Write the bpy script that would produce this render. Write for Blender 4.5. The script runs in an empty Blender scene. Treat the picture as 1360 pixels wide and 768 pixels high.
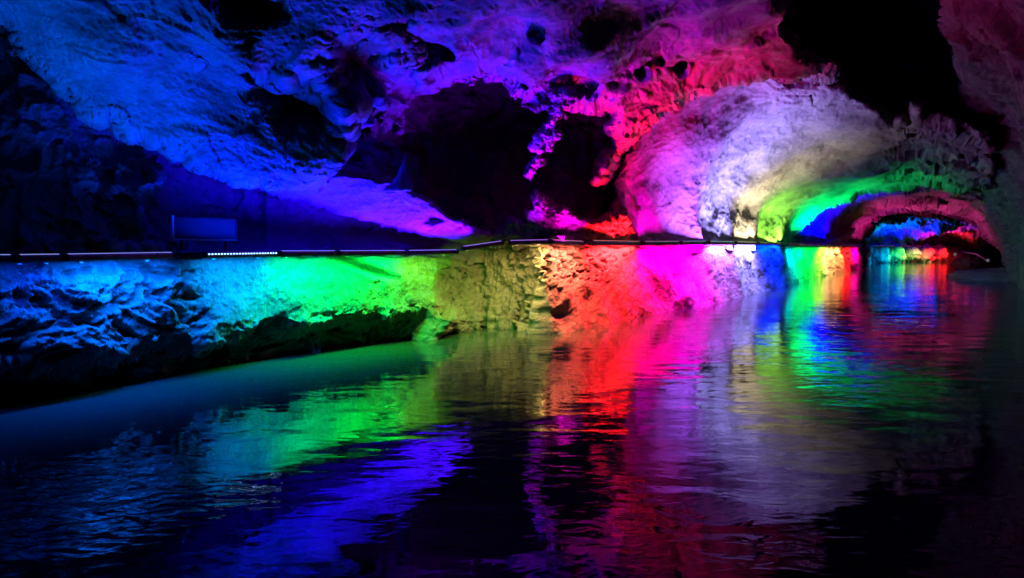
import bpy, math, random
import numpy as np
from mathutils import Vector, Matrix
random.seed(4); RNG = np.random.default_rng(11)
S = bpy.context.scene; COL = S.collection
W0, H0, F = 1360.0, 768.0, 886.0
CAM = np.array([0.0, 0.0, 1.5]); PITCH = math.atan(54.0/F)

# ------------------------------------------------------------------ survey: sight lines -> points in the cave
def ray(px, py):
    px = np.asarray(px, float); py = np.asarray(py, float)
    x = (px-W0/2)/F; y = -(py-H0/2)/F
    c, s = math.cos(PITCH), math.sin(PITCH)
    return np.stack([x, c+y*s, -s+y*c], -1)          # camera looks along +Y, tipped down a little
def P(px, py, d):                                     # point on that sight line at distance d (metres, along Y)
    r = ray(px, py); d = np.asarray(d, float)
    return CAM + r*(d/r[..., 1])[..., None]
def V(px, py, d): return Vector(P(px, py, d))

# ------------------------------------------------------------------ noise
PERM = np.concatenate([RNG.permutation(256)]*3)
G = RNG.normal(size=(256, 3)); G /= np.linalg.norm(G, axis=1)[:, None]
CJ = RNG.uniform(-1, 1, (256, 3)); CH = RNG.uniform(-1, 1, 256)
def gn(p):
    i = np.floor(p).astype(np.int64); f = p-i; i &= 255
    u = f*f*f*(f*(f*6-15)+10); out = 0
    for dx in (0, 1):
        wx = u[:, 0] if dx else 1-u[:, 0]
        for dy in (0, 1):
            wy = u[:, 1] if dy else 1-u[:, 1]
            for dz in (0, 1):
                wz = u[:, 2] if dz else 1-u[:, 2]
                h = PERM[PERM[PERM[(i[:, 0]+dx) & 255]+((i[:, 1]+dy) & 255)]+((i[:, 2]+dz) & 255)]
                g = G[h]
                out = out+wx*wy*wz*(g[:, 0]*(f[:, 0]-dx)+g[:, 1]*(f[:, 1]-dy)+g[:, 2]*(f[:, 2]-dz))
    return out*1.6
def fbm(p, o=4, lac=2.05, gain=.5):
    a, t = 1.0, 0
    for k in range(o):
        t = t+a*gn(p+k*17.3); p = p*lac; a *= gain
    return t
def ridged(p, o=4, lac=2.1, gain=.5):
    a, t = 1.0, 0
    for k in range(o):
        t = t+a*(0.6-np.abs(gn(p+k*9.7))*1.6); p = p*lac; a *= gain
    return t
def sst(a, b, x):
    t = np.clip((x-a)/(b-a), 0, 1); return t*t*(3-2*t)
def warp(p, s, a):
    return p+a*np.stack([gn(p*s+3.1), gn(p*s+41.7), gn(p*s+77.9)], -1)
def craggy(p, big=.25, mid=.10, fine=.03, freq=.8, aniso=(1, 1, 1)):
    q = warp(p*np.array(aniso), freq*1.3, .35/freq*.5)
    return (big*fbm(q*freq, 2)+mid*ridged(q*freq*2.6+5, 3)+fine*fbm(q*freq*9, 4))

def facet(p, freq, tilt=1.0):                          # broken rock: each cell a tilted plane
    q = p*freq; i0 = np.floor(q).astype(np.int64); best = np.full(len(p), 1e9); h = np.zeros(len(p))
    for dx in (-1, 0, 1):
        for dy in (-1, 0, 1):
            for dz in (-1, 0, 1):
                c = i0+np.array([dx, dy, dz]); k = PERM[PERM[PERM[c[:, 0] & 255]+(c[:, 1] & 255)]+(c[:, 2] & 255)]
                r = q-(c+.5+.42*CJ[k]); d2 = (r*r).sum(1); m = d2 < best
                best = np.where(m, d2, best); h = np.where(m, .55*CH[k]+tilt*(r*G[k]).sum(1), h)
    return h
# ------------------------------------------------------------------ mesh helpers
def link_mesh(name, v, f, mat=None, parent=None, smooth=True):
    me = bpy.data.meshes.new(name)
    v = np.asarray(v, np.float32); f = np.asarray(f, np.int32)
    n = f.shape[1]
    me.vertices.add(len(v)); me.vertices.foreach_set('co', v.ravel())
    me.loops.add(f.size); me.loops.foreach_set('vertex_index', f.ravel())
    me.polygons.add(len(f)); me.polygons.foreach_set('loop_start', np.arange(0, f.size, n, dtype=np.int32))
    me.update(calc_edges=True); me.validate()
    if smooth: me.polygons.foreach_set('use_smooth', np.ones(len(me.polygons), bool))
    if mat: me.materials.append(mat)
    o = bpy.data.objects.new(name, me); COL.objects.link(o)
    if parent: o.parent = parent
    return o
def structure(o): o['kind'] = 'structure'; return o
def tag(o, label, cat, group=None):
    o['label'] = label; o['category'] = cat
    if group: o['group'] = group
    return o
def empty(name, loc, label, cat, group=None, rot=None):
    o = bpy.data.objects.new(name, None); COL.objects.link(o); o.empty_display_size = .1
    o.location = loc
    if rot is not None: o.rotation_euler = rot
    return tag(o, label, cat, group)
class MB:
    def __init__(s): s.v = []; s.f = []
    def add(s, v, f):
        b = len(s.v); s.v += [tuple(x) for x in v]; s.f += [tuple(b+i for i in q) for q in f]; return s
    def box(s, c, h, bev=.0):
        cx, cy, cz = c; hx, hy, hz = h
        if bev <= 0:
            v = [(cx+sx*hx, cy+sy*hy, cz+sz*hz) for sz in (-1, 1) for sy in (-1, 1) for sx in (-1, 1)]
            return s.add(v, [(0, 2, 3, 1), (4, 5, 7, 6), (0, 1, 5, 4), (2, 6, 7, 3), (0, 4, 6, 2), (1, 3, 7, 5)])
        prof = [(-hy+bev, -hz), (hy-bev, -hz), (hy, -hz+bev), (hy, hz-bev), (hy-bev, hz), (-hy+bev, hz), (-hy, hz-bev), (-hy, -hz+bev)]
        return s.prism(c, prof, hx)
    def prism(s, c, prof, hx):
        n = len(prof); cx, cy, cz = c
        v = [(cx-hx, cy+a, cz+b) for a, b in prof]+[(cx+hx, cy+a, cz+b) for a, b in prof]
        f = [(i, (i+1) % n, n+(i+1) % n, n+i) for i in range(n)]+[tuple(range(n))[::-1], tuple(range(n, 2*n))]
        return s.add(v, f)
    def tube(s, pts, r, n=8):
        pts = [Vector(p) for p in pts]; v = []; f = []
        for i, p in enumerate(pts):
            t = (pts[min(i+1, len(pts)-1)]-pts[max(i-1, 0)]).normalized()
            a = t.cross(Vector((0, 0, 1)));
            if a.length < 1e-3: a = Vector((1, 0, 0))
            a.normalize(); b = t.cross(a)
            rr = r[i] if isinstance(r, (list, tuple)) else r
            for k in range(n):
                g = 2*math.pi*k/n; v.append(p+(a*math.cos(g)+b*math.sin(g))*rr)
        for i in range(len(pts)-1):
            for k in range(n):
                f.append((i*n+k, i*n+(k+1) % n, (i+1)*n+(k+1) % n, (i+1)*n+k))
        f.append(tuple(range(n))[::-1]); f.append(tuple(range((len(pts)-1)*n, len(pts)*n)))
        return s.add(v, f)
    def ball(s, c, r, n=8, m=6, sy=1, sz=1):
        v = [(c[0], c[1], c[2]+r*sz)]; f = []
        for j in range(1, m):
            for k in range(n):
                a = math.pi*j/m; g = 2*math.pi*k/n
                v.append((c[0]+r*math.sin(a)*math.cos(g), c[1]+r*sy*math.sin(a)*math.sin(g), c[2]+r*sz*math.cos(a)))
        v.append((c[0], c[1], c[2]-r*sz)); e = len(v)-1
        for k in range(n):
            f.append((0, 1+k, 1+(k+1) % n)); f.append((e, e-n+(k+1) % n, e-n+k))
            for j in range(m-2):
                b = 1+j*n; f.append((b+k, b+n+k, b+n+(k+1) % n, b+(k+1) % n))
        return s.add(v, f)
    def build(s, name, mat, parent=None, smooth=False):
        me = bpy.data.meshes.new(name); me.from_pydata(s.v, [], s.f); me.update()
        me.materials.append(mat)
        if smooth:
            for p in me.polygons: p.use_smooth = True
        o = bpy.data.objects.new(name, me); COL.objects.link(o)
        if parent: o.parent = parent
        return o

# ------------------------------------------------------------------ materials
def nt(name):
    m = bpy.data.materials.new(name); m.use_nodes = True
    t = m.node_tree; b = t.nodes['Principled BSDF']; return m, t, b
def nd(t, kind, **kw):
    n = t.nodes.new(kind)
    for k, v in kw.items():
        if k in n.inputs: n.inputs[k].default_value = v
        else: setattr(n, k, v)
    return n
def rock_mat(name, c1, c2, grain=1.0, wet=.5, gscale=28.0, lump=.8):
    m, t, b = nt(name); L = t.links.new
    tc = nd(t, 'ShaderNodeTexCoord')
    n1 = nd(t, 'ShaderNodeTexNoise', Scale=.9, Detail=6.0, Roughness=.6); L(tc.outputs['Object'], n1.inputs['Vector'])
    cr = nd(t, 'ShaderNodeValToRGB'); cr.color_ramp.elements[0].position = .34; cr.color_ramp.elements[1].position = .66
    cr.color_ramp.elements[0].color = (*c1, 1); cr.color_ramp.elements[1].color = (*c2, 1)
    L(n1.outputs['Fac'], cr.inputs['Fac'])
    n2 = nd(t, 'ShaderNodeTexNoise', Scale=9.0, Detail=8.0, Roughness=.7); L(tc.outputs['Object'], n2.inputs['Vector'])
    r2 = nd(t, 'ShaderNodeValToRGB'); r2.color_ramp.elements[0].position = .3; r2.color_ramp.elements[1].position = .62
    r2.color_ramp.elements[0].color = (.55, .55, .55, 1)
    L(n2.outputs['Fac'], r2.inputs['Fac'])
    mx = nd(t, 'ShaderNodeMix', data_type='RGBA', blend_type='MULTIPLY'); mx.inputs[0].default_value = 1
    L(cr.outputs['Color'], mx.inputs[6]); L(r2.outputs['Color'], mx.inputs[7]); L(mx.outputs[2], b.inputs['Base Color'])
    # wetness: glossy patches
    n3 = nd(t, 'ShaderNodeTexNoise', Scale=3.0, Detail=5.0, Roughness=.65); L(tc.outputs['Object'], n3.inputs['Vector'])
    r3 = nd(t, 'ShaderNodeMapRange'); r3.inputs[1].default_value = .4; r3.inputs[2].default_value = .6
    r3.inputs[3].default_value = .85; r3.inputs[4].default_value = .85-.6*wet
    L(n3.outputs['Fac'], r3.inputs[0]); L(r3.outputs[0], b.inputs['Roughness'])
    b.inputs['Specular IOR Level'].default_value = .5
    g1 = nd(t, 'ShaderNodeTexNoise', Scale=gscale, Detail=6.0, Roughness=.65); L(tc.outputs['Object'], g1.inputs['Vector'])
    g2 = nd(t, 'ShaderNodeTexNoise', Scale=5.0, Detail=8.0, Roughness=.62); L(tc.outputs['Object'], g2.inputs['Vector'])
    b1 = nd(t, 'ShaderNodeBump', Strength=.9*grain, Distance=.02); L(g1.outputs['Fac'], b1.inputs['Height'])
    b2 = nd(t, 'ShaderNodeBump', Strength=lump, Distance=.10); L(g2.outputs['Fac'], b2.inputs['Height'])
    L(b1.outputs['Normal'], b2.inputs['Normal']); L(b2.outputs['Normal'], b.inputs['Normal'])
    return m
M_BANK = rock_mat('bank_limestone', (.13, .128, .122), (.24, .235, .22), 1.5, .5, 30, .5)
M_CEIL = rock_mat('ceiling_limestone', (.11, .107, .104), (.23, .225, .215), .85, .85, 24, .26)
M_VAULT = rock_mat('vault_plastered_rock', (.17, .165, .158), (.26, .255, .243), 1.0, .25, 11, .13)
M_DARK = rock_mat('shade_darkened_rock', (.06, .06, .06), (.12, .117, .114), 1.0, .3)  # same rock, base colour darkened to stand in for missing lamp light
M_FAR = rock_mat('far_rock', (.14, .135, .13), (.24, .235, .23), .8, .4, 6)
def plain(name, c, rough=.5, metal=0.0, bump=True):
    m, t, b = nt(name); L = t.links.new
    tc = nd(t, 'ShaderNodeTexCoord'); n = nd(t, 'ShaderNodeTexNoise', Scale=14.0, Detail=5.0); L(tc.outputs['Object'], n.inputs['Vector'])
    cr = nd(t, 'ShaderNodeValToRGB'); cr.color_ramp.elements[0].position = .3; cr.color_ramp.elements[1].position = .7
    cr.color_ramp.elements[0].color = (*[x*.7 for x in c], 1); cr.color_ramp.elements[1].color = (*c, 1)
    L(n.outputs['Fac'], cr.inputs['Fac']); L(cr.outputs['Color'], b.inputs['Base Color'])
    mr = nd(t, 'ShaderNodeMapRange'); mr.inputs[3].default_value = max(.03, rough-.12); mr.inputs[4].default_value = min(1, rough+.12)
    L(n.outputs['Fac'], mr.inputs[0]); L(mr.outputs[0], b.inputs['Roughness'])
    b.inputs['Metallic'].default_value = metal
    return m
M_ALU = plain('anodised_aluminium', (.42, .42, .44), .32, .9)
M_BLK = plain('black_rubber', (.02, .02, .022), .5)
M_LENS = plain('clear_cover', (.35, .36, .38), .12)
M_PANEL = plain('dark_panel', (.02, .022, .026), .55)
M_FRAME = plain('panel_frame_steel', (.5, .5, .52), .3, .8)
M_WHITE = plain('white_enamel_and_lit_edges', (.75, .75, .75), .4)  # enamel of the lamp bases; also paints the lit edges of the panel frame
M_PIPE = plain('grey_plastic_pipe', (.4, .4, .42), .4)
def emit(name, c, s):
    m, t, b = nt(name); b.inputs['Base Color'].default_value = (.6, .6, .6, 1)
    b.inputs['Emission Color'].default_value = (*c, 1); b.inputs['Emission Strength'].default_value = s; return m
M_LED = emit('lit_led', (.25, .5, 1.0), 7.0)
M_LEDW = emit('lit_lamp_white', (.8, .85, 1.0), .12)

# ------------------------------------------------------------------ survey of the lower wall
FACE = np.array([(-600, 4.4), (-400, 4.7), (-150, 5.35), (0, 5.95), (100, 6.5), (200, 7.2), (300, 8.0), (400, 8.9), (470, 9.6), (540, 10.4), (583, 10.9),
                 (588, 11.5), (600, 12.2), (640, 12.8), (690, 12.6), (708, 12.2), (716, 11.8), (730, 11.95), (760, 12.75), (800, 13.7),
                 (850, 15.4), (900, 17.1), (945, 18.9), (990, 22.3), (1036, 26.6), (1043, 27.2), (1048, 28.6), (1060, 30), (1100, 38), (1143, 50), (1148, 53),
                 (1150, 60), (1156, 68), (1200, 71), (1260, 74), (1330, 76)], float)
BARY = np.array([(-600, 346), (0, 344), (85, 342.5), (230, 339.5), (370, 337), (530, 336), (608, 334.5), (613, 330.5), (668, 322.5), (730, 321), (775, 323), (783, 322.5),
                 (850, 323.5), (900, 323), (950, 322.5), (1000, 323.5), (1040, 324.5), (1145, 326), (1155, 326.5), (1260, 328), (1330, 328)], float)
def face_d(px): return np.interp(px, FACE[:, 0], FACE[:, 1])
def bar_y(px): return np.interp(px, BARY[:, 0], BARY[:, 1])

def orient(P3, N, toward):
    s = np.sign(np.sum(N*(toward-P3), -1)); s[s == 0] = 1
    return N*s[..., None]
def grid_normals(A):
    du = np.gradient(A, axis=0); dv = np.gradient(A, axis=1)
    n = np.cross(du, dv); n /= (np.linalg.norm(n, axis=-1, keepdims=True)+1e-9); return n
def grid_faces(nu, nv):
    i = np.arange(nu*nv).reshape(nu, nv)
    return np.stack([i[:-1, :-1], i[1:, :-1], i[1:, 1:], i[:-1, 1:]], -1).reshape(-1, 4)

def build_bank():
    px = np.concatenate([np.arange(-600, -40, 5.0), np.arange(-40, 1150, .95), np.arange(1150, 1330, 1.0)])
    d = face_d(px)
    k = np.exp(-np.linspace(-2, 2, 9)**2); k /= k.sum()
    dp = np.convolve(np.pad(d, 4, mode='edge'), k, 'valid')
    d = dp
    X = (px-W0/2)/F*d/(math.cos(PITCH)); base = np.stack([X, d], -1)
    t = np.gradient(base, axis=0); t /= np.linalg.norm(t, axis=1)[:, None]
    nrm = np.stack([t[:, 1], -t[:, 0]], -1)            # towards the water
    ytop = bar_y(px); ztop = P(px, ytop, d)[:, 2]
    nv = 170
    v = np.concatenate([np.linspace(-.5, 1, nv-26), 1+np.linspace(.02, .5, 26)])
    und = .5*sst(-200, 20, px)*(1-sst(540, 582, px))    # undercut at the foot of the left wall
    flare = .35*sst(705, 722, px)*(1-sst(1000, 1100, px))
    olive = sst(583, 592, px)*(1-sst(700, 715, px))
    zz = np.where(v[None] <= 1, v[None]*ztop[:, None], ztop[:, None]+.02*np.clip(v[None]-1, 0, 1))
    q = np.stack([np.repeat(px[:, None]*.011, nv, 1), zz*0, zz*1.1], -1).reshape(-1, 3)
    wob = (fbm(np.stack([np.repeat(px[:, None]*.012, nv, 1), zz*0+3, zz*0], -1).reshape(-1, 3), 3)).reshape(zz.shape)
    zu = .40+.14*wob
    off = -und[:, None]*(1-sst(zu-.16, zu+.10, zz))
    off += flare[:, None]*np.clip(1-zz/1.6, -.2, 1.3)**2
    off += olive[:, None]*(.25*np.clip(1-zz/1.0, -.5, 1)**2)
    off -= np.where(v[None] > 1, (v[None]-1)*1.4, 0)      # ledge behind the bars
    A = np.empty((len(px), nv, 3))
    jit = (9*fbm(np.stack([np.repeat(px[:, None]*.02, nv, 1), zz*1.8, zz*0+9], -1).reshape(-1, 3), 4)).reshape(zz.shape)*(sst(560, 590, px)*(1-sst(725, 760, px)))[:, None]
    D2 = np.interp((px[:, None]+jit).ravel(), px, d).reshape(zz.shape)
    A[..., 0] = D2*((px-W0/2)/F/math.cos(PITCH))[:, None]+nrm[:, None, 0]*off; A[..., 1] = D2+nrm[:, None, 1]*off; A[..., 2] = zz
    N = orient(A, grid_normals(A), np.array([6.0, 8.0, 1.2]))
    p = A.reshape(-1, 3); PX = np.repeat(px[:, None], nv, 1).ravel(); Z = zz.ravel()
    crag = 1-sst(230, 300, PX)*1.0
    crag = np.maximum(crag, sst(.7, .35, Z)*(PX < 560))
    hole = sst(.05, .35, fbm(p*2.7+8, 3))
    redcrag = sst(700, 720, PX)*(1-sst(760, 830, PX))*sst(.7, 1.25, Z)
    disp = .09*fbm(p*.9, 3)+.012*facet(p+4, 2.2)*sst(.1, .4, gn(p*.8+3))+.014*fbm(p*7, 4)+.007*fbm(p*24, 3)
    qq = warp(p*np.array([1, 1, 1.5]), 1.5, .25)
    disp += crag*(.12*facet(qq, 1.9)+.05*facet(qq+5, 5.0)+.02*facet(qq+2, 12)+.03*fbm(qq*9, 3)-.14*sst(.15, .5, fbm(qq*3.1+4, 3)))
    disp += redcrag*(-.14*sst(.0, .25, fbm(p*np.array([7, 7, 11.])+3, 4)))
    ol = np.repeat(olive[:, None], nv, 1).ravel()
    disp += ol*(.08*ridged(p*np.array([3.0, 3.0, .8]), 3)+.14*facet(warp(p, 2, .2), 1.5)+.04*fbm(p*6, 3))
    # the long slanting gash in the green stretch, the notch by the far ring of rock
    gx = (PX-478)/42; gy = Z-(1.5-(352+18*gx-330)/F*9.7)
    disp -= .22*np.exp(-gx**4)*np.exp(-(gy/.05)**2)
    gx2 = (PX-1118)/14; disp -= .9*np.exp(-gx2**4)*np.exp(-((Z-1.35)/.16)**2)*sst(-.2, .3, gn(p*3))
    disp += .3*sst(20, 45, PD(PX))*fbm(p*.5, 4)+.05*sst(20, 45, PD(PX))*fbm(p*3, 3)
    near = sst(.22, .0, np.abs(Z-np.repeat(ztop[:, None], nv, 1).ravel()))
    disp = np.where(disp > 0, disp*(1-.8*near), disp*(1-.5*near))
    p = p+N.reshape(-1, 3)*disp[:, None]
    return structure(link_mesh('river_bank', p, grid_faces(len(px), nv), M_BANK))
def PD(px): return face_d(px)

# ------------------------------------------------------------------ rock lobes: outline + depths, rounded rims that run back into the rock
def tps(ctrl):
    c = np.array(ctrl, float); x = c[:, :2]/300; n = len(c)
    def U(r2): return np.where(r2 > 1e-12, r2*np.log(r2+1e-12), 0)
    K = U(((x[:, None]-x[None])**2).sum(-1))+1e-3*np.eye(n); Q = np.c_[np.ones(n), x]
    A = np.block([[K, Q], [Q.T, np.zeros((3, 3))]]); w = np.linalg.solve(A, np.r_[1/c[:, 2], 0, 0, 0])
    def f(px, py):
        p = np.stack([px, py], -1)/300; r = np.empty(len(p))
        for a in range(0, len(p), 60000):
            b = p[a:a+60000]; r[a:a+60000] = U(((b[:, None]-x[None])**2).sum(-1))@w[:n]+np.c_[np.ones(len(b)), b]@w[n:]
        return 1/np.clip(r, .006, 1)
    return f
def sdist(px, py, poly):
    poly = np.array(poly, float); ins = np.zeros(len(px), bool); best = np.full(len(px), 1e9)
    for a, b in zip(poly, np.roll(poly, -1, 0)):
        e = b-a; t = np.clip(((px-a[0])*e[0]+(py-a[1])*e[1])/(e@e+1e-9), 0, 1)
        best = np.minimum(best, np.hypot(px-a[0]-t*e[0], py-a[1]-t*e[1]))
        with np.errstate(divide='ignore', invalid='ignore'):
            c = ((a[1] > py) != (b[1] > py)) & (px < (b[0]-a[0])*(py-a[1])/(b[1]-a[1])+a[0])
        ins ^= c
    return np.where(ins, best, -best)
def lobe(name, poly, ctrl, mat, step=1.6, w=16, curl=1.5, wob=6, wobs=.03, disp=None, extra=None, parent=None):
    poly = np.array(poly, float); lo = poly.min(0)-8; hi = poly.max(0)+8
    gx = np.arange(lo[0], hi[0], step); gy = np.arange(lo[1], hi[1], step)
    PX, PY = np.meshgrid(gx, gy, indexing='ij'); a, b = PX.ravel(), PY.ravel()
    sd = sdist(a, b, poly)+wob*fbm(np.stack([a*wobs, b*wobs, a*0+len(poly)], -1), 5, 2.1, .55)
    m = sd > 0
    d = np.full(len(a), 20.0); d[m] = tps(ctrl)(a[m], b[m])
    if callable(w): w = w(a, b)
    u = np.clip(1-sd/w, 0, 1); rim = 1-np.sqrt(np.clip(1-u*u, 0, 1))
    if extra is not None: d = d+extra(a, b, d)
    d = d+curl*rim
    A = P(a, b, d).reshape(PX.shape+(3,))
    N = orient(A, grid_normals(A), CAM).reshape(-1, 3)
    idx = -np.ones(len(a), np.int64); idx[m] = np.arange(m.sum())
    p = A.reshape(-1, 3)[m]
    if disp is not None: p = p+N[m]*(disp(p, a[m], b[m], d[m])*(1-.6*rim[m]))[:, None]
    f = grid_faces(*PX.shape); f = idx[f]; f = f[(f >= 0).all(1)]
    return link_mesh(name, p, f, mat, parent)

def build_ceiling():
    poly = [(-420, -320), (-260, -170), (-120, -60), (0, 42), (60, 97), (110, 140), (160, 172), (210, 196), (260, 218), (300, 240), (350, 252), (395, 262), (425, 262), (445, 240), (448, 205), (470, 180), (540, 174),
            (538, 150), (560, 130), (610, 112), (650, 118), (690, 140), (712, 152), (740, 142), (775, 148), (806, 160), (812, 190), (792, 222), (780, 250), (800, 244), (830, 205),
            (870, 168), (910, 143), (960, 120), (1010, 107), (1060, 107), (1115, 112), (1122, 95), (1115, 75), (1065, 70), (1048, 40), (1052, 0), (1060, -140), (1080, -320)]
    ctrl = [(-250, -170, 3.6), (0, 42, 6.0), (100, 135, 6.5), (200, 192, 7.1), (300, 240, 7.75), (400, 262, 8.6),
            (0, -100, 4.2), (200, 0, 5.6), (300, 100, 6.7), (400, 200, 7.9), (460, 228, 8.6), (400, 0, 6.2), (500, 100, 7.6), (540, 165, 8.8),
            (640, 110, 9.0), (640, 0, 6.8), (690, 150, 9.6), (770, 150, 10.8), (800, 0, 7.5), (790, 240, 12.6), (830, 170, 12.6), (870, 165, 13.0), (960, 118, 13.6), (1060, 105, 14.2),
            (1000, 0, 9.6), (1050, -100, 8.3), (900, 80, 11.4), (400, -200, 4.9), (800, -200, 5.8), (1050, -300, 6.4), (-350, -300, 2.8)]
    def extra(a, b, d):
        e = 0; JN = fbm(np.stack([a*.018, b*.03, a*0+2], -1), 4)
        for cx, cy, r in ((852, 97, 4.5), (878, 80, 4.5), (905, 91, 6)):      # drill holes
            e = e+.5*np.exp(-(((a-cx)/r)**2+((b-cy)/(r*1.2))**2)**2)
        # deep fissures that slant across the vault
        for x0, y0, x1, y1, wd, dp in ((520, 25, 600, 75, 9, .4), (640, 90, 700, 115, 8, .35), (700, 140, 790, 80, 12, .6), (740, 130, 790, 118, 6, .3), (330, 95, 400, 135, 12, .5), (375, 118, 445, 152, 22, .8), (450, 60, 545, 128, 24, .8), (300, -8, 365, 20, 15, 1.1), (455, 150, 540, 160, 10, .6)):
            ex, ey = x1-x0, y1-y0; l2 = ex*ex+ey*ey
            t = np.clip(((a-x0)*ex+(b-y0)*ey)/l2, 0, 1); r = np.hypot(a-x0-t*ex, b-y0-t*ey)*np.clip(1+.8*JN, .3, 3)
            e = e+dp*np.exp(-(r/(wd*(.5+1.1*np.sin(math.pi*t)**.6)))**2)
        return e
    def disp(p, a, b, d):
        band = np.exp(-((b-(30+.72*a+20))/45)**2)*(a < 480)       # smoother lower face of the slab
        k = 1-.75*band
        al = p@np.array([.66, .72, -.2]); ac = p@np.array([.74, -.67, .0]); up = p[:, 2]+.25*al
        q = warp(np.stack([al*.55, ac, up*1.2], -1), .7, .5)     # bedding that runs along the passage
        f1 = warp(np.stack([al*.6, ac, up*1.1], -1), 1.6, .22)
        sm = .35+.65*sst(-.25, .35, fbm(p*.55+31, 3))          # smooth flow-worn sheets between broken patches
        v = .26*fbm(q*.7, 2)+k*sm*(.04*facet(f1, 1.15, .45)+.012*facet(f1+7, 3.1, .5)+.006*facet(f1+3, 8))+.045*k*sm*fbm(q*2.0+5, 3)-.03*k*sm*ridged(q*1.6+5, 2)+.010*sm*fbm(q*10, 3)+.008*fbm(p*26, 3)
        red = sst(760, 830, a)*sst(40, 110, b)
        v = v*(1-.3*red)+red*(-.05*ridged(q*np.array([1.2, 1.2, 2])*1.4, 4)+.035*facet(f1+11, 2.0))
        return v
    return structure(link_or(lobe('cave_ceiling', poly, ctrl, M_CEIL, 1.4, lambda a, b: 12+34*sst(470, 540, a)*(1-sst(800, 880, a)), 1.9, 9, .028, disp, extra)))
def link_or(o): return o
def build_tongue():
    poly = [(322, 246), (345, 236), (400, 229), (460, 229), (520, 237), (545, 251), (572, 264), (600, 287), (630, 302), (658, 313), (650, 322), (640, 325), (600, 322), (550, 312), (500, 299), (450, 284), (400, 265), (350, 253)]
    ctrl = [(330, 240, 7.75), (345, 252, 8.15), (400, 264, 8.85), (450, 284, 9.45), (500, 299, 9.95), (550, 312, 10.5), (600, 322, 11.1), (650, 322, 11.75), (400, 228, 8.2), (460, 228, 8.75), (520, 236, 9.3), (545, 250, 9.7), (600, 286, 10.6), (632, 302, 11.3)]
    def extra(a, b, d): j = 6*fbm(np.stack([a*.06, b*.08, a*0], -1), 3); return .16*np.exp(-(((a-574+j)/13)**2+((b-291+j*.5)/4.5)**2))+.1*np.exp(-(((a-610)/5)**2+((b-302+j*.4)/3)**2))
    def disp(p, a, b, d):
        q = warp(p, 1.2, .3)
        return .05*fbm(q*1.2, 3)+.02*ridged(p*np.array([2, 2, 6.]), 3)+.008*fbm(p*14, 3)
    return structure(lobe('overhanging_rock_shelf', poly, ctrl, M_BANK, .9, 7, .7, 2.5, .06, disp, extra))

def std(big, mid, fine, freq, an=(1, 1, 1.3)):
    return lambda p, a, b, d: craggy(p, big, mid*.5, fine, freq, an)+mid*.8*facet(warp(p, freq, .3/freq), freq*1.7)+mid*.35*facet(p+3, freq*4.5)

def build_recess():
    poly = [(-620, 350), (-620, 0), (-300, -120), (0, -60), (200, 120), (300, 205), (400, 235), (470, 268), (560, 296), (650, 312), (660, 335), (612, 338), (560, 345)]
    px = np.array([-600, -300, -100, 0, 90, 160, 225]); ctrl = []
    for x in px:
        d = float(face_d(x)); ctrl += [(x, 347, d+.20), (x, 325, d+.28), (x, 260, d+.55), (x, 150, d+.75)]
    for x in (260, 330, 400, 470, 540, 585):
        d = float(face_d(x)); ctrl += [(x, 345, d+.18), (x, 331, d+.32), (x, 318, d+.75), (x, 260, d+1.0), (x, 200, d+1.1)]
    for x in (625, 655): ctrl += [(x, 335, 12.7), (x, 300, 12.8), (x, 260, 13.0)]
    def extra(a, b, d):
        e = .35*np.exp(-((a-292)/30)**4-((b-285)/44)**4)*0
        e = e+.10*sst(356, 345, a)*sst(300, 312, a)*sst(200, 215, b)*sst(328, 322, b)
        g = .4+.5*fbm(np.stack([a*.03, b*.03, a*0], -1), 3)
        e = e-.25*g*sst(84, 90, a)*sst(228, 214, a)*sst(190, 225, b)-.22*g*sst(20, 26, a)*sst(80, 76, a)*sst(285, 292, b)
        return e
    def disp(p, a, b, d):
        q = warp(p, 1.2, .3); k = 1-.6*sst(240, 300, a)
        return k*(.05*fbm(q*1.3, 3)+.10*facet(q, 1.8)+.04*facet(q+4, 4.5)-.05)+.02*fbm(q*8, 3)
    return structure(lobe('recess_wall', poly, ctrl, M_BANK, 1.6, 10, .5, 0, .03, disp, extra))

def build_mound():
    poly = [(636, 330), (640, 314), (662, 300), (676, 288), (694, 292), (702, 270), (712, 251), (724, 262), (742, 274), (764, 284), (788, 292), (806, 282), (820, 272), (836, 290), (850, 308), (858, 335)]
    ctrl = [(640, 330, 12.1), (700, 330, 12.1), (760, 330, 12.9), (850, 330, 15.6), (650, 305, 12.0), (700, 300, 12.1), (712, 255, 12.0), (760, 295, 12.75), (820, 290, 14.0), (730, 290, 12.2), (850, 305, 15.3)]
    return structure(lobe('magenta_ledge_rock', poly, ctrl, M_BANK, 1.1, 9, 1.2, 4, .05, std(.12, .08, .03, 1.3)))
def build_tatter():
    poly = [(735, 120), (765, 120), (748, 165), (738, 190), (724, 204), (714, 226), (704, 240), (694, 234), (702, 218), (708, 205), (712, 180), (724, 160)]
    ctrl = [(740, 120, 10.4), (730, 180, 11.2), (700, 235, 11.9), (715, 200, 11.5), (765, 130, 10.4), (700, 150, 10.6)]
    return structure(lobe('hanging_rock_tatter', poly, ctrl, M_CEIL, .9, 8, .9, 6, .07, std(.08, .08, .03, 1.6)))
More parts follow.
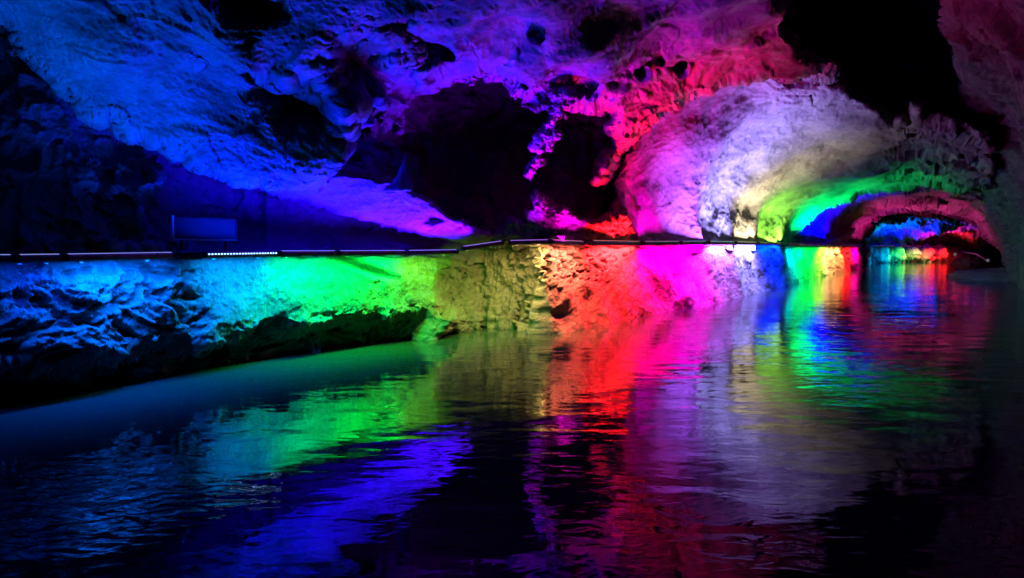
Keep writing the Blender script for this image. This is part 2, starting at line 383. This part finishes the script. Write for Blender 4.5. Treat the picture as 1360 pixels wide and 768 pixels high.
def build_hollow():
    poly = [(430, 330), (430, 60), (600, 20), (800, 60), (900, 120), (880, 335)]
    ctrl = [(440, 320, 11.5), (540, 300, 13.4), (640, 320, 14.0), (740, 320, 14.0), (860, 330, 16.6), (440, 200, 12.0), (540, 200, 14.0), (640, 200, 15.2), (760, 220, 15.2), (860, 220, 17), (500, 80, 12), (640, 70, 15.0), (780, 80, 15), (860, 130, 16)]
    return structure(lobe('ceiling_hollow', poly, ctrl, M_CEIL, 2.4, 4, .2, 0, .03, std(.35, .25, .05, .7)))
def build_chimney():
    poly = [(1020, 150), (1030, 60), (1020, -330), (1320, -330), (1330, 260), (1240, 250), (1150, 190)]
    ctrl = [(1040, 100, 20.5), (1040, -100, 16), (1040, -300, 10), (1300, -300, 11), (1290, 0, 19), (1290, 200, 27), (1180, 100, 25), (1180, 0, 21), (1150, 180, 26)]
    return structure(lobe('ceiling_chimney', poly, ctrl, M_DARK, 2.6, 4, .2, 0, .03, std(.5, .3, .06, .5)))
def build_vault():
    poly = [(812, 338), (806, 280), (815, 230), (850, 165), (900, 110), (960, 92), (1060, 92), (1118, 112), (1150, 132), (1178, 152), (1200, 153), (1212, 160), (1220, 136), (1228, 158), (1262, 152), (1320, 175),
            (1325, 250), (1302, 254), (1240, 251), (1190, 253), (1150, 262), (1120, 272), (1090, 288), (1068, 303), (1052, 322), (1050, 338)]
    ctrl = [(820, 330, 14.5), (850, 330, 15.65), (900, 330, 17.35), (950, 330, 19.25), (1000, 330, 22.9), (1040, 330, 27.3), (850, 270, 15.7), (870, 200, 15.8), (950, 115, 16.2), (1060, 105, 17.0), (1180, 150, 18.2), (1300, 235, 21.0), (1300, 180, 17.5),
            (950, 200, 18.0), (950, 280, 19.9), (1000, 280, 23.2), (1050, 200, 20.3), (1050, 260, 24.5), (1050, 300, 27.2), (1090, 286, 28), (1150, 261, 28), (1250, 251, 27.5), (1150, 200, 21.0), (1250, 210, 21.5), (1250, 235, 24.5)]
    def disp(p, a, b, d):
        q = warp(p*np.array([1, 1, 1.6]), .6, .5)
        k = sst(1150, 1230, a)+.6*sst(165, 120, b)*sst(980, 1040, a)
        return .22*fbm(p*.4, 3)+.010*facet(warp(p, 1, .4)*np.array([.6, .6, 1]), 1.1)+.006*fbm(q*1.6, 3)+.02*ridged(q*1.5, 3)+.012*fbm(p*6, 4)+k*(.16*facet(q, .9)+.05*facet(q+3, 2.4)+.10*fbm(q*1.8, 3)+.04*fbm(q*5, 3))*sst(.0, 1.0, np.abs(b-258)/22)+.06*sst(870, 940, a)*sst(1000, 960, a)*sst(250, 290, b)*ridged(p*1.4, 3)
    return structure(lobe('arch_vault', poly, ctrl, M_VAULT, 1.15, 7, 2.0, 5, .03, disp))
def build_inner():
    poly = [(1036, 338), (1036, 300), (1080, 262), (1150, 235), (1330, 232), (1330, 330), (1312, 318), (1300, 302), (1280, 293), (1250, 287), (1225, 289), (1205, 283), (1178, 286), (1160, 291), (1163, 300), (1158, 312), (1150, 316), (1147, 338)]
    ctrl = [(1045, 330, 28.5), (1060, 330, 30.5), (1100, 330, 38.6), (1145, 330, 51), (1060, 300, 31), (1100, 290, 37), (1150, 300, 48), (1150, 265, 37), (1200, 260, 36), (1200, 282, 44), (1280, 260, 34), (1290, 290, 42), (1320, 300, 36), (1240, 283, 45)]
    def disp(p, a, b, d):
        return .25*fbm(p*.35, 3)+sst(1140, 1170, a)*.4*facet(warp(p*np.array([1, 1, 2.5]), .4, .7), .4)+.1*facet(p, .9)+.05*fbm(p*2.5, 4)
    return structure(lobe('inner_arch_rock', poly, ctrl, M_FAR, .8, 4, 3.0, 2.5, .08, disp))
def build_far():
    poly = [(1130, 340), (1130, 270), (1330, 265), (1330, 345)]
    ctrl = [(1140, 335, 68), (1200, 335, 73.5), (1260, 335, 77), (1320, 335, 78), (1140, 280, 62), (1200, 290, 64), (1260, 290, 66), (1320, 280, 60), (1200, 312, 71), (1260, 312, 73)]
    return structure(lobe('far_chamber_rock', poly, ctrl, M_FAR, .8, 3, .5, 0, .05, std(.9, .7, .25, .2)))
def build_right():
    poly = [(1244, -330), (1250, 0), (1268, 90), (1288, 165), (1302, 240), (1308, 275), (1312, 302), (1322, 328), (1340, 362), (1352, 380), (1375, 402), (1440, 450), (1560, 560), (1900, 900), (2500, 900), (2500, -330)]
    ctrl = [(1250, 0, 12.5), (1244, -300, 8), (1268, 90, 15.5), (1300, 240, 25), (1312, 300, 36), (1330, 340, 34), (1350, 376, 27), (1375, 400, 19.2), (1440, 450, 11.3), (1560, 560, 5.9), (1360, 200, 17), (1360, 0, 10.5), (1500, 200, 7.5), (1500, -200, 5.5), (1900, 900, 3.0), (2200, 200, 3.5), (2200, -300, 3.0)]
    def disp(p, a, b, d): return craggy(p, .3, .06, .04, .55, (1, 1, .7))+.16*facet(warp(p*np.array([1, 1, .5]), .6, .5), .8)+.05*facet(p, 2.6)
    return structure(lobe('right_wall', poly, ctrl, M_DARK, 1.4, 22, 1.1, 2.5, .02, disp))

build_bank(); build_recess(); build_ceiling(); build_tongue(); build_mound(); build_tatter(); build_hollow(); build_chimney(); build_vault(); build_inner(); build_far(); build_right()

# rear of the cave, behind the camera
def build_rear():
    nu, nv = 90, 50; th = np.linspace(math.radians(150), math.radians(395), nu); ph = np.linspace(-.25, 1.45, nv)
    T, Ph = np.meshgrid(th, ph, indexing='ij'); rx, ry, rz = 8.5, 7.5, 4.2
    A = np.stack([1+rx*np.cos(T)*np.cos(Ph), 1.5+ry*np.sin(T)*np.cos(Ph), .2+rz*np.sin(Ph)], -1)
    N = orient(A, grid_normals(A), CAM); p = A.reshape(-1, 3)
    p = p+N.reshape(-1, 3)*craggy(p, .5, .25, .05, .5)[:, None]
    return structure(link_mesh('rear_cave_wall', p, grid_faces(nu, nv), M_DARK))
build_rear()

# ------------------------------------------------------------------ water
def water():
    m, t, b = nt('cave_water'); L = t.links.new
    tc = nd(t, 'ShaderNodeTexCoord')
    mp = nd(t, 'ShaderNodeMapping'); mp.inputs['Rotation'].default_value = (0, 0, math.radians(-14)); mp.inputs['Scale'].default_value = (1.0, 2.0, 1)
    L(tc.outputs['Object'], mp.inputs['Vector'])
    n1 = nd(t, 'ShaderNodeTexNoise', Scale=1.1, Detail=1.0, Roughness=.4, Distortion=.5); L(mp.outputs[0], n1.inputs['Vector'])
    n2 = nd(t, 'ShaderNodeTexNoise', Scale=4.2, Detail=2.0, Roughness=.42, Distortion=.7); L(mp.outputs[0], n2.inputs['Vector'])
    n3 = nd(t, 'ShaderNodeTexNoise', Scale=.35, Detail=2.0); L(tc.outputs['Object'], n3.inputs['Vector'])
    ms = nd(t, 'ShaderNodeMapRange'); ms.inputs[1].default_value = .35; ms.inputs[2].default_value = .65; ms.inputs[3].default_value = .12; ms.inputs[4].default_value = 1.0
    L(n3.outputs['Fac'], ms.inputs[0])
    b1 = nd(t, 'ShaderNodeBump', Strength=1.0, Distance=.011); L(n1.outputs['Fac'], b1.inputs['Height'])
    dn = nd(t, 'ShaderNodeVectorMath', operation='DISTANCE'); L(tc.outputs['Object'], dn.inputs[0]); dn.inputs[1].default_value = (-2.7, 3.9, 0)
    dr = nd(t, 'ShaderNodeMapRange'); dr.inputs[1].default_value = .2; dr.inputs[2].default_value = 1.1; dr.inputs[3].default_value = 4.0; dr.inputs[4].default_value = 0
    L(dn.outputs['Value'], dr.inputs[0]); ad = nd(t, 'ShaderNodeMath', operation='ADD'); L(ms.outputs[0], ad.inputs[0]); L(dr.outputs[0], ad.inputs[1])
    b2 = nd(t, 'ShaderNodeBump', Strength=1.0); L(n2.outputs['Fac'], b2.inputs['Height'])
    ml = nd(t, 'ShaderNodeMath', operation='MULTIPLY'); ml.inputs[1].default_value = .0052; L(ad.outputs[0], ml.inputs[0]); L(ml.outputs[0], b2.inputs['Distance'])
    L(b1.outputs[0], b2.inputs['Normal'])
    b.inputs['Base Color'].default_value = (.022, .048, .046, 1); b.inputs['Roughness'].default_value = .02
    b.inputs['IOR'].default_value = 1.333; L(b2.outputs[0], b.inputs['Normal'])
    v = [(-30, -14, 0), (90, -14, 0), (90, 110, 0), (-30, 110, 0)]
    return structure(link_mesh('river_water', v, [(0, 1, 2, 3)], m, smooth=False))
water()

# ------------------------------------------------------------------ LED bars and their light
def bar_pt(px, off=.17):
    d = float(np.interp(px, BARD[:, 0], BARD[:, 1])); return V(px, float(bar_y(px)), d)
fd = [(x, float(face_d(x))-.17) for x in (-600, -150, 0, 100, 200, 300, 400, 470, 540, 583)]
BARD = np.array(fd+[(608, 10.85), (613, 10.95), (668, 11.45), (676, 11.5), (730, 11.72), (775, 12.85), (783, 13.0), (800, 13.45)]+[(x, float(face_d(x))-.25) for x in (850, 900, 945, 990, 1036, 1043)]+
                [(1050, 27.8), (1060, 29.0), (1100, 36.6), (1143, 48.6), (1155, 66), (1200, 70), (1260, 73)], float)
def glow(c):
    n = 'lens_glow_%d_%d_%d' % tuple(int(x*100) for x in c)
    return bpy.data.materials.get(n) or emit(n, [.25+.75*x for x in c], GLOW)
GLOW = .9
def make_bar(a, b, label, group='LED light bars along the cave wall', leds=0, detail=True, cu=(1, 1, 1)):
    A, B = bar_pt(a), bar_pt(b); mid = (A+B)/2; L = (B-A).length; x = (B-A).normalized()
    out = Vector((x.y, -x.x, 0)).normalized(); z = x.cross(out)*-1
    if z.z < 0: z = -z
    y = z.cross(x)
    R = Matrix((x, y, z)).transposed().to_4x4()
    e = empty('led_light_bar', mid, label, 'light bar', group); e.rotation_euler = R.to_euler()
    # y axis: which way is the water?
    s = 1 if y.dot(out) > 0 else -1
    h = L/2-.012; k = 1 if L < 1.4 else 1.4
    m = MB(); m.prism((0, 0, 0), [(-.030*k, -.032*k), (.030*k, -.032*k), (.034*k, -.02*k), (.034*k, .012*k), (.026*k, .020*k), (.026*k, .032*k), (.020*k, .032*k), (.018*k, .022*k), (-.018*k, .022*k), (-.020*k, .032*k), (-.028*k, .032*k), (-.034*k, .012*k), (-.034*k, -.02*k)], h)
    m.build('housing', M_ALU, e)
    if detail:
        m = MB(); m.prism((0, 0, .03*k), [(-.017, -.007), (.017, -.007), (.017, .004), (.009, .009), (-.009, .009), (-.017, .004)], h-.015); m.build('lens_cover', M_LENS if leds else glow(cu), e)
        for q in (-1, 1):
            m = MB(); m.box((q*(h+.006), 0, 0), (.010, .038*k, .037*k), .008); m.build('end_cap', M_BLK, e)
        for q in (-.62, .62):
            m = MB(); m.box((q*h, -s*.055, -.04), (.018, .07, .004)); m.box((q*h, -s*.12, -.02), (.018, .004, .035)); m.build('bracket', M_FRAME, e)
    for i in range(leds):
        u = -h+.03+(2*h-.06)*i/(leds-1)
        if i == 0:
            m = MB(); m.ball((0, 0, 0), .0078, 8, 6); first = m.build('led', M_LED, e, True); first.location = (u, s*.036, .008); o = first
        else:
            o = first.copy(); COL.objects.link(o); o.parent = e; o.location = (u, s*.036, .008)
    return e, A, B, out
def lamp(parent, A, B, out, up, col, power, tilt, spread, shift=0.0, lift=.0, width=.03):
    mid = (A+B)/2+out*shift; L = (B-A).length
    mid.z += (.055 if up else -.055)+lift
    ld = bpy.data.lights.new('led_strip_light', 'AREA'); ld.shape = 'RECTANGLE'; ld.size = L*.94; ld.size_y = width
    ld.color = col; ld.energy = power*1.8; ld.spread = math.radians(spread)
    o = bpy.data.objects.new('led_strip_light', ld); COL.objects.link(o)
    x = (B-A).normalized(); f = Vector((0, 0, 1 if up else -1))
    t = math.radians(tilt)
    f = f*math.cos(t)-out*math.sin(t)                    # positive tilt leans towards the wall
    f = (f-x*f.dot(x)).normalized(); zz = -f; yy = zz.cross(x)
    Mx = Matrix((x, yy, zz)).transposed().to_4x4(); Mx.translation = mid
    o.matrix_world = Mx
    if parent:
        bpy.context.view_layer.update(); o.parent = parent; o.matrix_parent_inverse = parent.matrix_world.inverted()
    return o
AZ = (.0, .22, 1); CY = (0, .55, 1); BL = (.0, .01, 1); GR = (.0, 1, .06); YG = (.45, 1, .05); OL = (.55, .8, .12); YE = (1, .75, .2); OR = (1, .42, .12); RD = (1, .012, .015)
MG = (1, .0, .75); VI = (.42, .0, 1); LV = (.32, .26, 1); WH = (1, .92, .75); TE = (0, .7, .8); PK = (1, .02, .25)
# (from px, to px, up colour, power, up tilt, down colour, power, label)
UPK, DNK = 2.2, 3.6
# from px, to px, up (colour, power, tilt, spread), down (colour, power), label
BARS = [
 (-130, 18, ((0, .09, .8), 3, -15, 110), ((0, .1, .8), .7), 'dim bar at the dark left end of the run'),
 (22, 82, ((0, .09, .7), 6, -15, 105), ((0, .04, .8), 1.5), 'short unlit looking bar left of the long pale rimmed bar'),
 (86, 230, ((0, .05, .8), 11, -9, 124), ((0, .13, 1), 11), 'long dark bar with a pale upper rim above craggy azure rock'),
 (271, 368, ((0, .012, 1), 18, -2, 142), ((0, .28, 1), 6), 'bar with a row of bright bluish LED dots above cyan rock'),
 (371, 446, ((.005, 0, 1), 34, -2, 150), ((0, 1, .3), 7), 'blue bar right of the dotted bar above turquoise green rock'),
 (449, 538, ((.02, 0, 1), 50, -2, 150), (GR, 14), 'blue bar above bright green rock and its slanting gash'),
 (541, 607, ((.04, 0, 1), 44, -2, 150), ((.2, 1, .02), 3.6), 'blue bar ending at the wall corner above yellow green rock'),
 (614, 667, ((.07, 0, 1), 34, -6, 128), ((.14, .8, .02), 4.2), 'rising violet bar that bridges the olive alcove'),
 (676, 729, ((.36, .0, 1), 30, -6, 128), ((1, .62, .15), 8), 'bar under the magenta mound above pitted yellow rock'),
 (732, 774, ((.85, 0, .6), 24, -6, 128), ((1, .13, .07), 20), 'falling orange tinted bar above orange rock'),
 (784, 849, ((1, .004, .01), 80, -10, 112), (RD, 95), 'dark bar with a red right half above smooth red rock'),
 (854, 901, ((.7, 0, .5), 26, 8, 122), ((1, 0, .22), 50), 'pink bar where the red rock turns magenta'),
 (904, 938, ((.36, .08, 1), 58, 6, 118), (MG, 75), 'violet bar above bright magenta rock'),
 (941, 974, ((.34, .28, 1), 84, -6, 100), ((.5, .12, 1), 50), 'bar above lavender rock left of the pale patches'),
 (977, 1004, ((1, .82, .5), 34, -8, 105), ((.3, .24, 1), 70), 'bar under the cream part of the arch'),
 (1007, 1037, ((.35, 1, .08), 32, 0, 90), (BL, 90), 'bar left of the deep blue column'),
]
for a, b, (cu, pu, tu, su), (cd, pd), lab in BARS:
    e, A, B, out = make_bar(a, b, lab, leds=24 if a == 271 else 0, cu=cu)
    if pu: lamp(e, A, B, out, True, cu, pu*UPK, tu, su, .06)
    if pd: lamp(e, A, B, out, False, cd, pd*DNK, 22, 150, .12)
FARL = 'thin far bar in the run beyond the deep blue column'
def far_bars(x0, x1, n, label, group):
    d0 = np.interp([x0, x1], BARD[:, 0], BARD[:, 1]); 
    iv = np.linspace(1/d0[0], 1/d0[1], n+1)             # roughly even along the wall
    xs = np.interp(1/iv, np.interp(np.linspace(x0, x1, 200), BARD[:, 0], BARD[:, 1]), np.linspace(x0, x1, 200))
    ds = np.linspace(d0[0], d0[1], n+1); xs = np.interp(ds, np.interp(np.linspace(x0, x1, 200), BARD[:, 0], BARD[:, 1]), np.linspace(x0, x1, 200))
    return [make_bar(xs[i]+.3, xs[i+1]-.3, label, group, 0, False) for i in range(n)]
run = far_bars(1046, 1143, 12, FARL, 'thin far light bars beyond the blue column')
FAR_UP = [((0, 1, .16), 190), (TE, 50), ((0, 0, 1), 201), ((0, 0, 1), 280), ((0, 0, 1), 280), ((.02, 0, 1), 120), None, ((.8, 0, .3), 52), ((1, .05, .3), 52), ((.8, .02, .4), 52), ((1, .03, .4), 20), ((1, .02, .3), 20)]
FAR_DN = [(TE, 60), ((0, 1, .2), 100), (GR, 110), (GR, 110), (YG, 110), (YE, 120), (OR, 120), (OR, 120), ((1, .2, .05), 120), (RD, 120), (RD, 120), ((1, 0, .3), 120)]
for (e, A, B, out), u, dn in zip(run, FAR_UP, FAR_DN):
    if u: lamp(e, A, B, out, True, u[0], u[1], {190: -16, 52: -62}.get(u[1], 8 if u[1] > 200 else 0), 90 if u[1] == 52 else 118, .5)
    if dn: lamp(e, A, B, out, False, dn[0], dn[1]*.95, 28, 115, .35)
run = far_bars(1157, 1256, 7, 'tiny far bar along the chamber wall above the boulders', 'tiny light bars of the far chamber')
FAR_UP = [(TE, 70), ((0, 0, 1), 260), ((0, 0, 1), 260), ((0, 0, 1), 240), ((.05, 0, 1), 200), ((.7, 0, .8), 120), (RD, 140)]
FAR_DN = [((0, .2, 1), 110), ((0, .5, .9), 110), (GR, 130), ((.2, 1, .1), 130), (YE, 130), (RD, 240), (RD, 240)]
for (e, A, B, out), u, dn in zip(run, FAR_UP, FAR_DN):
    if u: lamp(e, A, B, out, True, u[0], u[1], -15, 160, 1.2)
    if dn: lamp(e, A, B, out, False, dn[0], dn[1], 10, 160, 1.5)

# ------------------------------------------------------------------ loose rocks and fittings
def boulder(name, px, py, d, rx, ry, rz, mat, label, group=None, rough=.28, seed=0, n=48, flat=0.0):
    th = np.linspace(0, 2*math.pi, n+1)[:-1]; ph = np.linspace(0, math.pi, n//2+1)[1:-1]
    T, Ph = np.meshgrid(th, ph, indexing='ij')
    u = np.stack([np.cos(T)*np.sin(Ph), np.sin(T)*np.sin(Ph), np.cos(Ph)], -1).reshape(-1, 3)
    u = np.r_[u, [[0, 0, 1], [0, 0, -1]]]
    q = u*1.3+seed*7.1; r = 1+rough*.5*fbm(q, 2)+rough*.45*facet(warp(q, 1.2, .3), 1.6)+rough*.2*facet(q+4, 4)+rough*.12*fbm(q*9, 3)
    p = u*r[:, None]*np.array([rx, ry, rz]); k = len(ph); f = []
    for i in range(n):
        j = (i+1) % n
        for m in range(k-1): f.append((i*k+m, i*k+m+1, j*k+m+1, j*k+m))
        f.append((n*k, i*k, j*k, j*k)); f.append((n*k+1, j*k+k-1, i*k+k-1, i*k+k-1))
    me = bpy.data.meshes.new(name); me.from_pydata([tuple(x) for x in p], [], [tuple(dict.fromkeys(x)) for x in f]); me.update()
    for pl in me.polygons: pl.use_smooth = True
    me.materials.append(mat); o = bpy.data.objects.new(name, me); COL.objects.link(o); o.location = V(px, py, d)
    return tag(o, label, 'boulder', group)
G1 = 'boulders along the far chamber wall'
boulder('boulder', 1167, 340, 68.5, 1.0, .9, 1.15, M_FAR, 'teal lit boulder at the left foot of the far chamber', G1, seed=1, rough=.4)
boulder('boulder', 1188, 340, 69.5, 1.0, .9, 1.1, M_FAR, 'green lit boulder in the far chamber beside the teal one', G1, seed=2, rough=.4)
boulder('boulder', 1209, 337, 71, .9, .8, .8, M_FAR, 'yellow lit boulder in the far chamber under the tiny bars', G1, seed=3, rough=.4)
boulder('boulder', 1229, 340, 71.5, .9, .8, 1.15, M_FAR, 'tall red lit boulder next to the yellow one in the far chamber', G1, seed=4, rough=.4)
boulder('boulder', 1246, 338, 72.5, .85, .8, .9, M_FAR, 'rounded red lit boulder at the right end of the far chamber', G1, seed=5, rough=.35)
boulder('boulder', 1338, 374, 31, .9, 4.0, .6, M_DARK, 'long dark sloping boulder under the pale pipe at right', None, seed=10, rough=.22)
boulder('boulder', 1284, 352, 44, .75, .9, .55, M_CEIL, 'small pale boulder at the water left of the dark sloping one', None, seed=11)

def spike():
    base = P(529, 254, 9.22); v = []; f = []; n = 22; rings = 18
    for i in range(rings):
        t = i/(rings-1); c = base+np.array([.012+.085*t**.6, 0, .50*t]); w = .17*(1-t)**1.35+.004
        for k in range(n):
            g = 2*math.pi*k/n; q = np.array([[math.cos(g)*1.6, math.sin(g)*1.6, t*4]])
            a = 1+.45*float(fbm(q, 3)[0])
            v.append((c[0]+w*a*math.cos(g), c[1]+w*.55*a*math.sin(g), c[2]+.02*float(gn(q*2)[0])*(1-t)))
    for i in range(rings-1):
        for k in range(n): f.append((i*n+k, i*n+(k+1) % n, (i+1)*n+(k+1) % n, (i+1)*n+k))
    f.append(tuple(range((rings-1)*n, rings*n))); f.append(tuple(range(n))[::-1])
    o = MB().add(v, f).build('rock_spike', M_BANK, None, True)
    tag(o, 'pointed violet lit rock spike standing on the blue overhanging shelf', 'rock')
spike()
def slab():
    a = [P(x, y, d) for x, y, d in ((1092, 325, 35.0), (1118, 314, 40.0), (1137, 303.5, 44.5), (1134, 309, 44.3), (1128, 317, 43.0), (1120, 326, 41.0))]
    b = [p+np.array([-.35, .9, .1]) for p in a]; n = 6
    f = [(i, (i+1) % n, n+(i+1) % n, n+i) for i in range(n)]+[tuple(range(n))[::-1], tuple(range(n, 2*n))]
    o = MB().add(a+b, f).build('rock_slab', M_FAR)
    tag(o, 'thin slanting rock slab with a pale upper edge inside the dark inner arch', 'rock')
slab()

# dark panel on the ledge above the dotted bar
def panel():
    A, B = V(229, 318, 7.62), V(313, 319.5, 8.22); x = (B-A); L = x.length; x.normalize(); y = Vector((-x.y, x.x, 0)).normalized(); z = x.cross(y)
    e = empty('display_panel', (A+B)/2, 'dark rectangular panel with pale metal frame on the ledge above the bright dotted bar', 'panel')
    e.rotation_euler = Matrix((x, y, z)).transposed().to_euler(); h = L/2; H = .255
    MB().box((0, 0, H/2), (h-.012, .012, H/2-.012)).build('panel_face', M_PANEL, e)
    MB().box((0, -.004, 0), (h, .022, .010)).build('frame_rail', M_WHITE, e)  # white base colour paints lamp light onto the bottom edge
    MB().box((0, -.004, H), (h, .018, .005)).build('frame_rail', M_PANEL, e)
    MB().box((-h, -.004, H/2), (.009, .022, H/2+.02)).build('frame_post', M_WHITE, e)  # left edge painted white as if lit, unlike the right post
    MB().box((h, -.002, H/2), (.006, .016, H/2)).build('frame_post', M_PANEL, e)
    for q in (-.7, .7): MB().box((q*h, .03, -.10), (.012, .008, .09)).build('leg', M_BLK, e)
panel()
def jbox():
    A, B = bar_pt(233), bar_pt(269); x = (B-A); L = x.length; x.normalize(); y = Vector((-x.y, x.x, 0)); y.normalize(); z = x.cross(y)
    e = empty('junction_box', (A+B)/2, 'dark cable junction box between the pale rimmed bar and the dotted bar', 'junction box')
    e.rotation_euler = Matrix((x, y, z)).transposed().to_euler(); h = L/2-.03
    MB().box((0, 0, -.005), (h, .04, .045), .01).build('box_body', M_PIPE if False else M_BLK, e)
    MB().box((0, -.042, -.005), (h-.02, .004, .036)).build('lid', M_BLK, e)
    for q in (-1, 1): MB().tube([(q*h, 0, -.01), (q*(h+.028), 0, -.01)], .014, 10).build('cable_gland', M_BLK, e, True)
jbox()
def cable(name, pts, r, label):
    pts = [Vector(p) for p in pts]; out = []
    for i in range(len(pts)-1):
        p0, p1, p2, p3 = pts[max(i-1, 0)], pts[i], pts[i+1], pts[min(i+2, len(pts)-1)]
        for k in range(8):
            t = k/8; out.append(.5*((2*p1)+(p2-p0)*t+(2*p0-5*p1+4*p2-p3)*t*t+(3*p1-p0-3*p2+p3)*t**3))
    out.append(pts[-1]); o = MB().tube(out, r, 8).build(name, M_BLK, None, True); tag(o, label, 'cable')
cable('power_cable', [V(250, 318, 7.8), V(249, 324, 7.7), V(246, 330, 7.75), V(240, 334, 7.55), V(226, 335.5, 7.4), V(205, 336, 7.3)], .009, 'thin black cable looping from the dark panel down to the bars')
cable('power_cable', [V(x, bar_y(x)+4.6+1.3*math.sin(x*.11), float(np.interp(x, BARD[:, 0], BARD[:, 1]))+.03) for x in np.arange(374, 606, 12)], .008, 'black cable sagging under the blue bars along the green wall')
cable('power_cable', [V(x, bar_y(x)+4.4+1.2*math.sin(x*.17), float(np.interp(x, BARD[:, 0], BARD[:, 1]))+.03) for x in np.arange(680, 1036, 9)], .010, 'black cable hanging under the bars along the red and magenta wall')

def globe(px, py, d, r, label):
    c = V(px, py, d); e = empty('bulkhead_lamp', c-Vector((0, 0, r*1.1)), label, 'lamp')
    MB().ball((0, 0, r*1.1), r, 14, 10).build('globe', M_LEDW, e, True)
    MB().tube([(0, 0, -.3*r), (0, 0, .4*r)], r*.62, 12).build('base', M_WHITE, e)
globe(1268.5, 338, 46, .10, 'small round white lamp by the dark opening of the far chamber')
globe(1312, 346, 33.5, .075, 'small pale lamp at the lower end of the pale pipe on the right')
def pipe():
    a, m, b = V(1278, 334.5, 44), V(1298, 338, 39), V(1312, 347.5, 33.6)
    e = empty('handrail', b, 'pale thin handrail pipe sloping down the right bank to a small lamp', 'handrail')
    l = [p-b for p in (a, m, b)]
    MB().tube(l, .03, 8).build('rail', M_PIPE, e, True)
    for p in l[:2]: MB().tube([p, p-Vector((0, 0, .3))], .022, 8).build('post', M_PIPE, e, True)
pipe()

# ------------------------------------------------------------------ camera, world, view
cd = bpy.data.cameras.new('camera'); cam = bpy.data.objects.new('camera', cd); COL.objects.link(cam)
cd.sensor_width = 36; cd.lens = 36*F/W0; cd.clip_end = 400; cd.clip_start = .05
cam.location = CAM; cam.rotation_euler = (math.pi/2-PITCH, 0, 0); S.camera = cam
w = bpy.data.worlds.new('World'); S.world = w; w.use_nodes = True
w.node_tree.nodes['Background'].inputs[0].default_value = (.02, .03, .12, 1); w.node_tree.nodes['Background'].inputs[1].default_value = .01
S.view_settings.view_transform = 'Standard'; S.view_settings.look = 'None'; S.view_settings.exposure = 0; S.view_settings.gamma = 1
S.view_settings.use_curve_mapping = False
S.cycles.use_denoising = True; S.cycles.max_bounces = 5; S.cycles.diffuse_bounces = 1; S.cycles.glossy_bounces = 3
S.cycles.sample_clamp_indirect = 4; S.cycles.sample_clamp_direct = 0; S.cycles.use_light_tree = True
S.cycles.caustics_reflective = False; S.cycles.caustics_refractive = False
